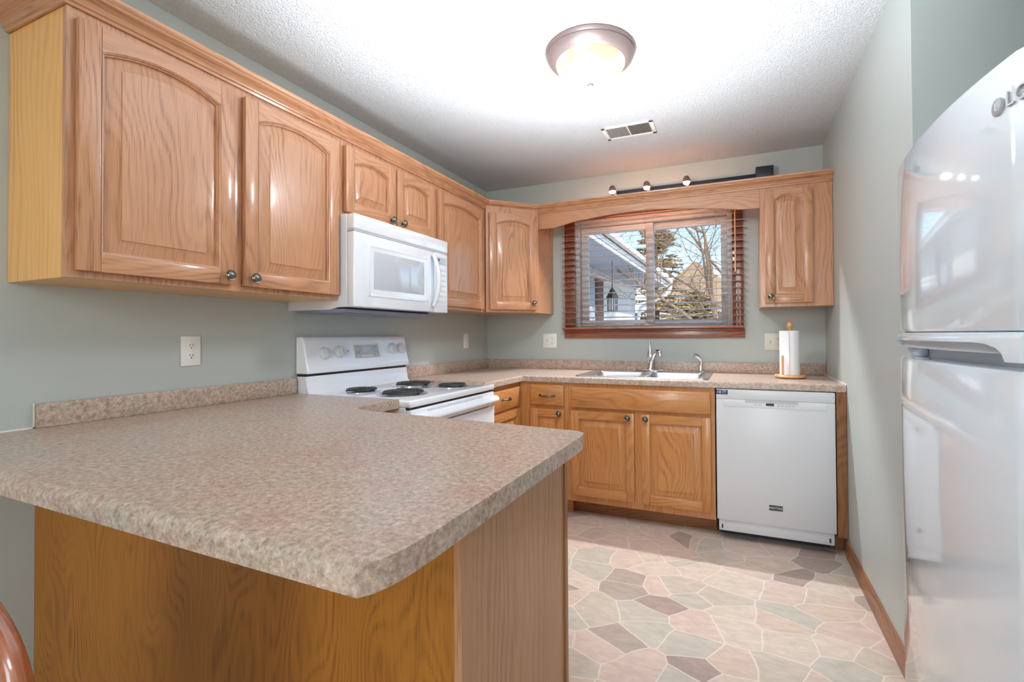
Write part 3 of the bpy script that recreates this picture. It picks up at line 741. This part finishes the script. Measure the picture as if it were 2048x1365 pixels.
t2 = thing('paper_towel_roll', 'white paper towel roll standing on the wooden holder', 'paper towel', (TX, TY, ZC+.0215))
b = MB(); n = 48
def sp(k): a = 2*pi*k/n; return .0535+(.0012 if k < 40 else 0)+.0006*sin(3*a)
R = [[(sp(k)*cos(2*pi*k/n), sp(k)*sin(2*pi*k/n), z) for k in range(n)] for z in (0, .268)]
Ri = [[(.02*cos(2*pi*k/n), .02*sin(2*pi*k/n), z) for k in range(n)] for z in (.268, 0)]
b.rings(R+Ri, True, False, False, sm=True)
ids = list(range(n)); b.build('roll', 'paper', t2)
b = MB(); b.box(-.058, -.0565, -.03, .03, .002, .266); 
b.M = Matrix.Rotation(.9, 4, 'Z'); b.v = []; b.f = []; b.g = []; b.sm = []; b.mi = []
b.box(-.0565, -.0555, -.032, .03, .001, .267); b.build('loose_sheet', 'paper', t2)

# ------------------------------------------------------------------ ceiling light, vent
t = thing('ceiling_light', 'round flush ceiling lamp with bronze rim and frosted glass dome', 'lamp', (1.395, 1.963, H))
b = MB(); b.lathe((0,0,0), (0,0,-1), [(.192, 0), (.197, .004), (.192, .012), (.188, .016), (.190, .022), (.182, .034), (.168, .046), (.155, .052), (.147, .052), (.145, .046)], 64, cap0=False); b.build('rim', 'dark_bronze', t)
b = MB(); b.lathe((0,0,-.046), (0,0,-1), [(.151, 0), (.149, .012), (.138, .035), (.118, .056), (.092, .073), (.060, .086), (.030, .093), (0, .095)], 64); b.build('glass_dome', 'dome_glass', t)
b = MB(); b.lathe((0,0,-.140), (0,0,-1), [(.012, -.002), (.014, .002), (.012, .008), (.007, .011), (0, .012)], 20); b.build('finial', 'dark_bronze', t)
lamp('ceiling_lamp_bulb', 'POINT', (1.395, 1.963, H-.36), 10, (.91, .95, 1), shadow_soft_size=.10).parent = None
t = thing('ceiling_vent', 'white metal air register with dark slots in the ceiling', 'vent', (1.385, 2.803, H))
b = MB(); vw, vh = .152, .092
for (x0, x1, y0, y1) in ((-vw, vw, -vh, -vh+.022), (-vw, vw, vh-.022, vh), (-vw, -vw+.024, -vh, vh), (vw-.024, vw, -vh, vh)):
    b.box(x0, x1, y0, y1, -.006, -.0005, b=.002)
b.box(-.004, .004, -vh+.02, vh-.02, -.006, -.001); b.build('frame', 'grille_white', t)
b = MB(); b.box(-vw+.02, vw-.02, -vh+.018, vh-.018, -.002, -.0006); b.build('backing', 'vent_dark', t)
b = MB()
for i in range(13):
    for s in (-1, 1):
        x = s*(.012+i*.0092); b.M = Matrix.Translation((x, 0, -.0035)) @ Matrix.Rotation(s*1.15, 4, 'Y'); b.box(-.0016, .0022, -vh+.02, vh-.02, -.0006, .0006)
b.build('louvres', 'grille_white', t)

# ------------------------------------------------------------------ track light
t = thing('track_light', 'black track light rail with three lit lamp heads above the window', 'lamp', (0, Y1, 0))
b = MB(); b.box(1.10, 2.11, -.042, -.001, 2.205, 2.262, 0, b=.002); b.build('rail', 'track_black', t)
b = MB(); b.box(2.098, 2.206, -.075, -.001, 2.195, 2.298, 0, b=.004); b.build('feed_box', 'track_black', t)
for x in (1.140, 1.388, 1.660):
    yy = -.165
    b = MB(); b.box(x-.012, x+.012, -.085, -.04, 2.222, 2.250, b=.003); b.cyl((x, -.08, 2.24), (x, yy, 2.258), .006, n=10)
    b.lathe((x, yy, 2.262), (0, 0, -1), [(0, -.006), (.012, -.005), (.019, .002), (.023, .012), (.026, .030), (.0262, .036), (.023, .036), (.020, .02)], 28); hd = b.build('lamp_head', 'dark_bronze', t)
    b = MB(); b.lathe((x, yy, 2.240), (0,0,-1), [(.0205, 0), (.0225, .012), (.021, .022), (.013, .030), (0, .033)], 24); b.build('bulb', 'bulb_glow', hd)
    lamp('track_spot', 'SPOT', (x, Y1+yy, 2.198), 22, (.93, .96, 1), (radians(-26), 0, 0), spot_size=radians(104), spot_blend=.45, shadow_soft_size=.016)

# ------------------------------------------------------------------ refrigerator  (local x -> -Y, local y -> +X)
FW = .728
t = thing('refrigerator', 'glossy white top-freezer refrigerator in the alcove on the right', 'refrigerator', (2.455, 1.838, 0), -pi/2)
b = MB(); b.box(.004, FW-.004, .062, .76, .03, 1.690, b=.004); b.box(.03, FW-.03, .09, .7, 0, .03); b.build('cabinet_body', 'fridge_white', t)
def bulge(x): s = (x-FW/2)/(FW/2); return -.032*(1-abs(s)**2.2)
def door_solid(z0, z1, b, inset=0, y1=.055, edge=.012):
    n = 40; R = []
    def outline(ins, z):
        P = []
        for k in range(n+1):
            x = FW*k/n; xx = ins+(FW-2*ins)*k/n
            e = min(k, n-k)/n*FW; rr = .007*(1-min(1, e/.014))**2
            P.append((xx, bulge(x)+ins+rr, z))
        P += [(FW-ins*.3, y1, z), (ins*.3, y1, z)]
        return P
    zs = [(edge, z0), (edge*.3, z0+edge*.3), (0, z0+edge), (0, z1-edge), (edge*.3, z1-edge*.3), (edge, z1)]
    b.rings([outline(i_, z_) for i_, z_ in zs], sm=True)
b = MB(); door_solid(1.178, 1.700, b); fd = b.build('freezer_door', 'fridge_white', t)
b = MB(); door_solid(.07, 1.108, b); ld = b.build('fresh_food_door', 'fridge_white', t)
def curveprism(b, outline, yo0, yo1):
    """outline (x,z) draped on the bulged door front, between offsets yo0 (front) and yo1"""
    b.rings([[(x, bulge(x)+yo0, z) for x, z in outline], [(x, bulge(x)+yo1, z) for x, z in outline]], sm=False)
b = MB()
def xs(a, c, n): return [a+(c-a)*k/n for k in range(n+1)]
cut = [(.035, 1.140), (.040, 1.156)]+[(x, 1.1575) for x in xs(.06, .60, 14)]+[(.640, 1.155), (.668, 1.148), (.682, 1.139), (.690, 1.128)]
tri = []
n_ = 40
top_ = [(x, 1.1775) for x in xs(.0, FW, n_)]
# handle band: strips column by column so that it follows the curve
def lower(x):
    if x < .03 or x > .689: return 1.140 if x < .03 else 1.122
    for (xa_, za_), (xb_, zb_) in zip(cut, cut[1:]):
        if xa_ <= x <= xb_ and xb_ > xa_: return za_+(zb_-za_)*(x-xa_)/(xb_-xa_)
    return 1.157
cols = sorted(set([round(FW*k/60, 5) for k in range(61)]+[.03, .036, .040, .668, .682, .692]))
R = []
for x in cols:
    lo = lower(x); yb_ = bulge(x)
    R.append([(x, yb_+.002, 1.1785), (x, yb_-.006, 1.174), (x, yb_-.012, 1.166 if lo < 1.16 else 1.168), (x, yb_-.012, lo), (x, yb_+.012, lo), (x, yb_+.012, 1.1785)])
b.rings(R, g=0, sm=False); b.build('freezer_handle', 'fridge_white', fd)
b = MB()
R = []
for x in [.02+(.68)*k/40 for k in range(41)]:
    yb_ = bulge(x); R.append([(x, yb_+.013, 1.176), (x, yb_+.006, 1.142), (x, yb_+.006, 1.136), (x, yb_+.05, 1.136), (x, yb_+.05, 1.176)])
b.rings(R, g=0, sm=False); b.build('handle_recess', 'fridge_grey', fd)
b = MB(); b.box(.02, FW-.02, .03, .062, 1.095, 1.18); b.build('door_gap', 'fridge_grey', t)
b = MB(); b.box(.105, .155, .004, .03, 1.110, 1.134, b=.006); b.build('door_stop', 'fridge_grey', t)
b = MB(); b.cyl((.03, .03, 1.108), (.03, .03, 1.138), .016, n=16); b.build('hinge', 'fridge_grey', t)
b = MB(); b.box(.02, FW-.02, .005, .06, .01, .065, b=.004); b.build('kick_grille', 'fridge_grey', t)
lx = 1.838-1.172
b = MB(); b.lathe((lx, bulge(lx)-.000, 1.612), (0,-1,0), [(.017, -.004), (.017, .003), (.015, .0045), (0, .0045)], 32); lg = b.build('logo_disc', 'letter_grey', fd)
b = MB(); b.box(lx-.001, lx+.001, bulge(lx)-.0055, bulge(lx)-.004, 1.604, 1.620); b.box(lx+.0, lx+.006, bulge(lx)-.0055, bulge(lx)-.004, 1.604, 1.606); b.build('logo_mark', 'letter_white', lg)
text('logo_text', 'LG', .040, 'letter_grey', fd, (lx+.048, bulge(lx)+.009, 1.612), (pi/2, 0, radians(14)), .004)

# ------------------------------------------------------------------ dining chair at the lower left
t = thing('dining_chair', 'reddish wooden dining chair with rounded back at the lower left', 'chair', (1.015, .27, 0), 0)
b = MB()
pts = []
for k in range(25):
    a = pi*k/24; pts.append((.213*cos(a), 0, .752+.13*sin(a)))
pts = [(.205, 0, .46)]+pts+[(-.205, 0, .46)]
R = []
out_ = pts
b.prism([(x, z) for x, _, z in pts], 1, -.012, .012, g=2, sm=False); b.build('backrest', 'red_oak_chair', t, bevel=.009)
b = MB(); b.rings([rrect(-.21, .21, -.40, .0, .05, .43), rrect(-.22, .22, -.41, .01, .06, .445), rrect(-.21, .21, -.40, .0, .05, .458)], sm=True); b.build('seat', 'red_oak_chair', t)
for sx in (-1, 1):
    for sy in (-.36, -.04):
        b = MB(); b.tube([(sx*.17, sy, .432), (sx*.185, sy+(.02 if sy > -.1 else -.02), .2), (sx*.2, sy+(.04 if sy > -.1 else -.04), 0)], [.018, .022, .013], 12); b.build('leg', 'red_oak_chair', t)
    b = MB(); b.tube([(sx*.186, -.37, .18), (sx*.186, -.03, .18)], .010, 10); b.build('stretcher', 'red_oak_chair', t)

# ------------------------------------------------------------------ outside
struct(MB().box(-40, 40, Y1+.2, 80, -.6, -.5).build('ground', 'ground_outside'), 'pale lawn outside the window')
t = thing('neighbouring_house', 'white sided house wing with overhanging grey eave outside the window', 'house', (-.79, 5, -.5))
t_off = Vector((.79, -5, .5))
def OB(): b = MB(); b.M = Matrix.Translation(t_off); return b
b = OB(); b.box(-6, -.79, 5, 13.75, -.5, 2.5); b.build('wall', 'siding_white', t)
b = OB()
for k in range(20): b.box(-.795, -.78, 5, 13.75, -.4+k*.145, -.392+k*.145)
b.build('siding_laps', 'fascia_white', t)
b = OB(); b.box(-6, .24, 4.6, 13.5, 2.50, 2.52); b.build('soffit', 'soffit_grey', t)
b = OB(); b.box(.20, .225, 4.6, 13.5, 2.45, 2.66); b.box(.225, .32, 4.6, 13.5, 2.60, 2.68); b.box(-.79, -.70, 5, 13.5, 2.36, 2.50); b.build('fascia', 'fascia_white', t)
b = OB(); b.prism([(.30, 2.66), (-6, 5.6), (-6, 5.5), (.2, 2.56)], 1, 4.6, 13.6); b.build('roof', 'bark_dark', t)
b = OB(); b.tube([(.27, 13.2, 2.62), (.27, 13.2, 2.42), (.15, 13.2, 2.25), (-.3, 13.3, 2.05), (-.6, 13.6, 1.95), (-.72, 13.82, 1.7), (-.72, 13.82, -.4)], .055, 10); b.build('downspout', 'fascia_white', t)
b = OB(); b.box(-.79, -.74, 9.5, 10.05, .9, 2.36)
for k in range(26): b.box(-.74, -.725, 9.55, 10.0, .95+k*.054, .975+k*.054)
b.build('shutter', 'shutter_brown', t)
b = OB(); b.box(-.785, -.76, 8.3, 9.45, .9, 2.30); b.build('window', 'soffit_grey', t)
t = thing('bird_feeder', 'black lantern shaped bird feeder hanging outside the left window pane', 'bird feeder', (-.08, 8.2, 1.88))
b = MB(); b.lathe((0,0,.05), (0,0,1), [(.13, -.10), (.125, -.09), (.04, .05), (.02, .07), (.01, .16), (0, .17)], 6, cap0=True); b.build('roof', 'lantern_black', t)
b = MB(); b.lathe((0,0,-.30), (0,0,1), [(.10, 0), (.11, .02), (.10, .03)], 6, cap0=True, cap1=True)
for k in range(6): a = k*pi/3; b.cyl((.085*cos(a), .085*sin(a), -.28), (.085*cos(a), .085*sin(a), -.04), .009, n=6)
b.build('cage', 'lantern_black', t)
b = MB(); b.cyl((0,0,.2), (0,0,.62), .006, n=6); b.build('hanging_wire', 'lantern_black', t)
def evergreen(x, y, h, r, label, n=2600, seed=1):
    random.seed(seed)
    t = thing('evergreen_tree', label, 'tree', (x, y, -.5), group='evergreens outside the window')
    b = MB(); b.cyl((0,0,0), (0,0,h), .14, .02, 10); b.build('trunk', 'bark_dark', t)
    b = MB()
    nb = int(n/22)
    for k in range(nb):
        u = random.random()**.8; z = .4+u*(h-.6); a = random.random()*2*pi; L_ = r*(1-u)**.75*(.75+.4*random.random())+.15
        d = Vector((cos(a), sin(a), -.15+.25*u)); droop = .25*(1-u)
        tip = Vector((0,0,z))+d*L_
        b.tube([(0,0,z), Vector((0,0,z))+d*L_*.5, tip-Vector((0,0,droop*.3))], [.018, .012, .004], 4)
        for j in range(22):
            s = .25+.75*random.random(); p = Vector((0,0,z))+d*L_*s-Vector((0,0,droop*.3*s*s))
            side = Vector((-sin(a), cos(a), 0))*random.choice((-1, 1))*(.12+.2*random.random())*(1.2-s*.6)+d*.10+Vector((0,0,random.uniform(-.07,.05)))
            q = p+side; wv = Vector((random.uniform(-1,1), random.uniform(-1,1), random.uniform(-1,1))).normalized()*.035
            i0 = b.addv(p+wv); i1 = b.addv(p-wv); i2 = b.addv(q-wv*.4); i3 = b.addv(q+wv*.4); b.face((i0, i1, i2, i3))
            wv2 = wv.cross(side).normalized()*.035; mid = (p+q)/2
            i0 = b.addv(p+wv2); i1 = b.addv(p-wv2); i2 = b.addv(q-wv2*.4); b.face((i0, i1, i2))
    b.build('branches', 'needles', t); return t
evergreen(-.50, 15.8, 5.9, 1.5, 'tall sparse evergreen tree rising behind the window mullion', 3200, 3)
evergreen(.45, 19.6, 3.5, 1.9, 'low dense evergreen tree to the right of the mullion', 5200, 4)
evergreen(-3.6, 20.8, 3.8, 1.8, 'distant evergreen seen past the corner of the white house', 3600, 5)
def bare(x, y, label, seed):
    random.seed(seed); t = thing('bare_tree', label, 'tree', (x, y, -.5)); b = MB()
    def br(p, d, L_, r, lv):
        pts = [p]; q = p.copy(); dd = d.copy()
        for k in range(5):
            dd = (dd+Vector((random.uniform(-1,1), random.uniform(-1,1), random.uniform(-.6,.9)))*.17).normalized(); q = q+dd*L_/5; pts.append(q.copy())
        b.tube(pts, [r*(1-.13*k) for k in range(6)], 6 if lv < 2 else 4)
        if lv < 4:
            for k in range(6 if lv < 3 else 5):
                s = random.choice((2, 3, 4, 5)); a = Vector((random.uniform(-1,1), random.uniform(-1,1), random.uniform(-.3,.7))).normalized()
                br(pts[s], (dd*.55+a*.8).normalized(), L_*random.uniform(.5,.72), r*.42, lv+1)
    br(Vector((0,0,0)), Vector((-.03,0,1)), 3.8, .085, 0)
    br(Vector((0,0,2.2)), Vector((-.8,.1,.4)).normalized(), 2.0, .036, 1)
    br(Vector((0,0,2.9)), Vector((-.7,-.1,.7)).normalized(), 2.0, .032, 1)
    br(Vector((0,0,1.6)), Vector((-.6,.3,.5)).normalized(), 1.6, .03, 1)
    b.build('branches', 'bark', t); return t
bare(1.70, 10.2, 'bare branching tree near the right edge of the window view', 11)
t = thing('distant_house', 'tan roofed house far behind the bare tree', 'house', (0, 30, -.5))
b = MB(); b.box(-3, 2.5, 0, 6, 0, 3.7); b.build('wall', 'house_tan', t)
b = MB(); b.prism([(-3.4, 3.6), (-.4, 6.1), (2.9, 3.6)], 1, -.4, 6.4); b.build('roof', 'roof_tan', t)
b = MB(); b.box(.8, 1.6, -.03, 0, 1.9, 3.0); b.build('window', 'shutter_brown', t)
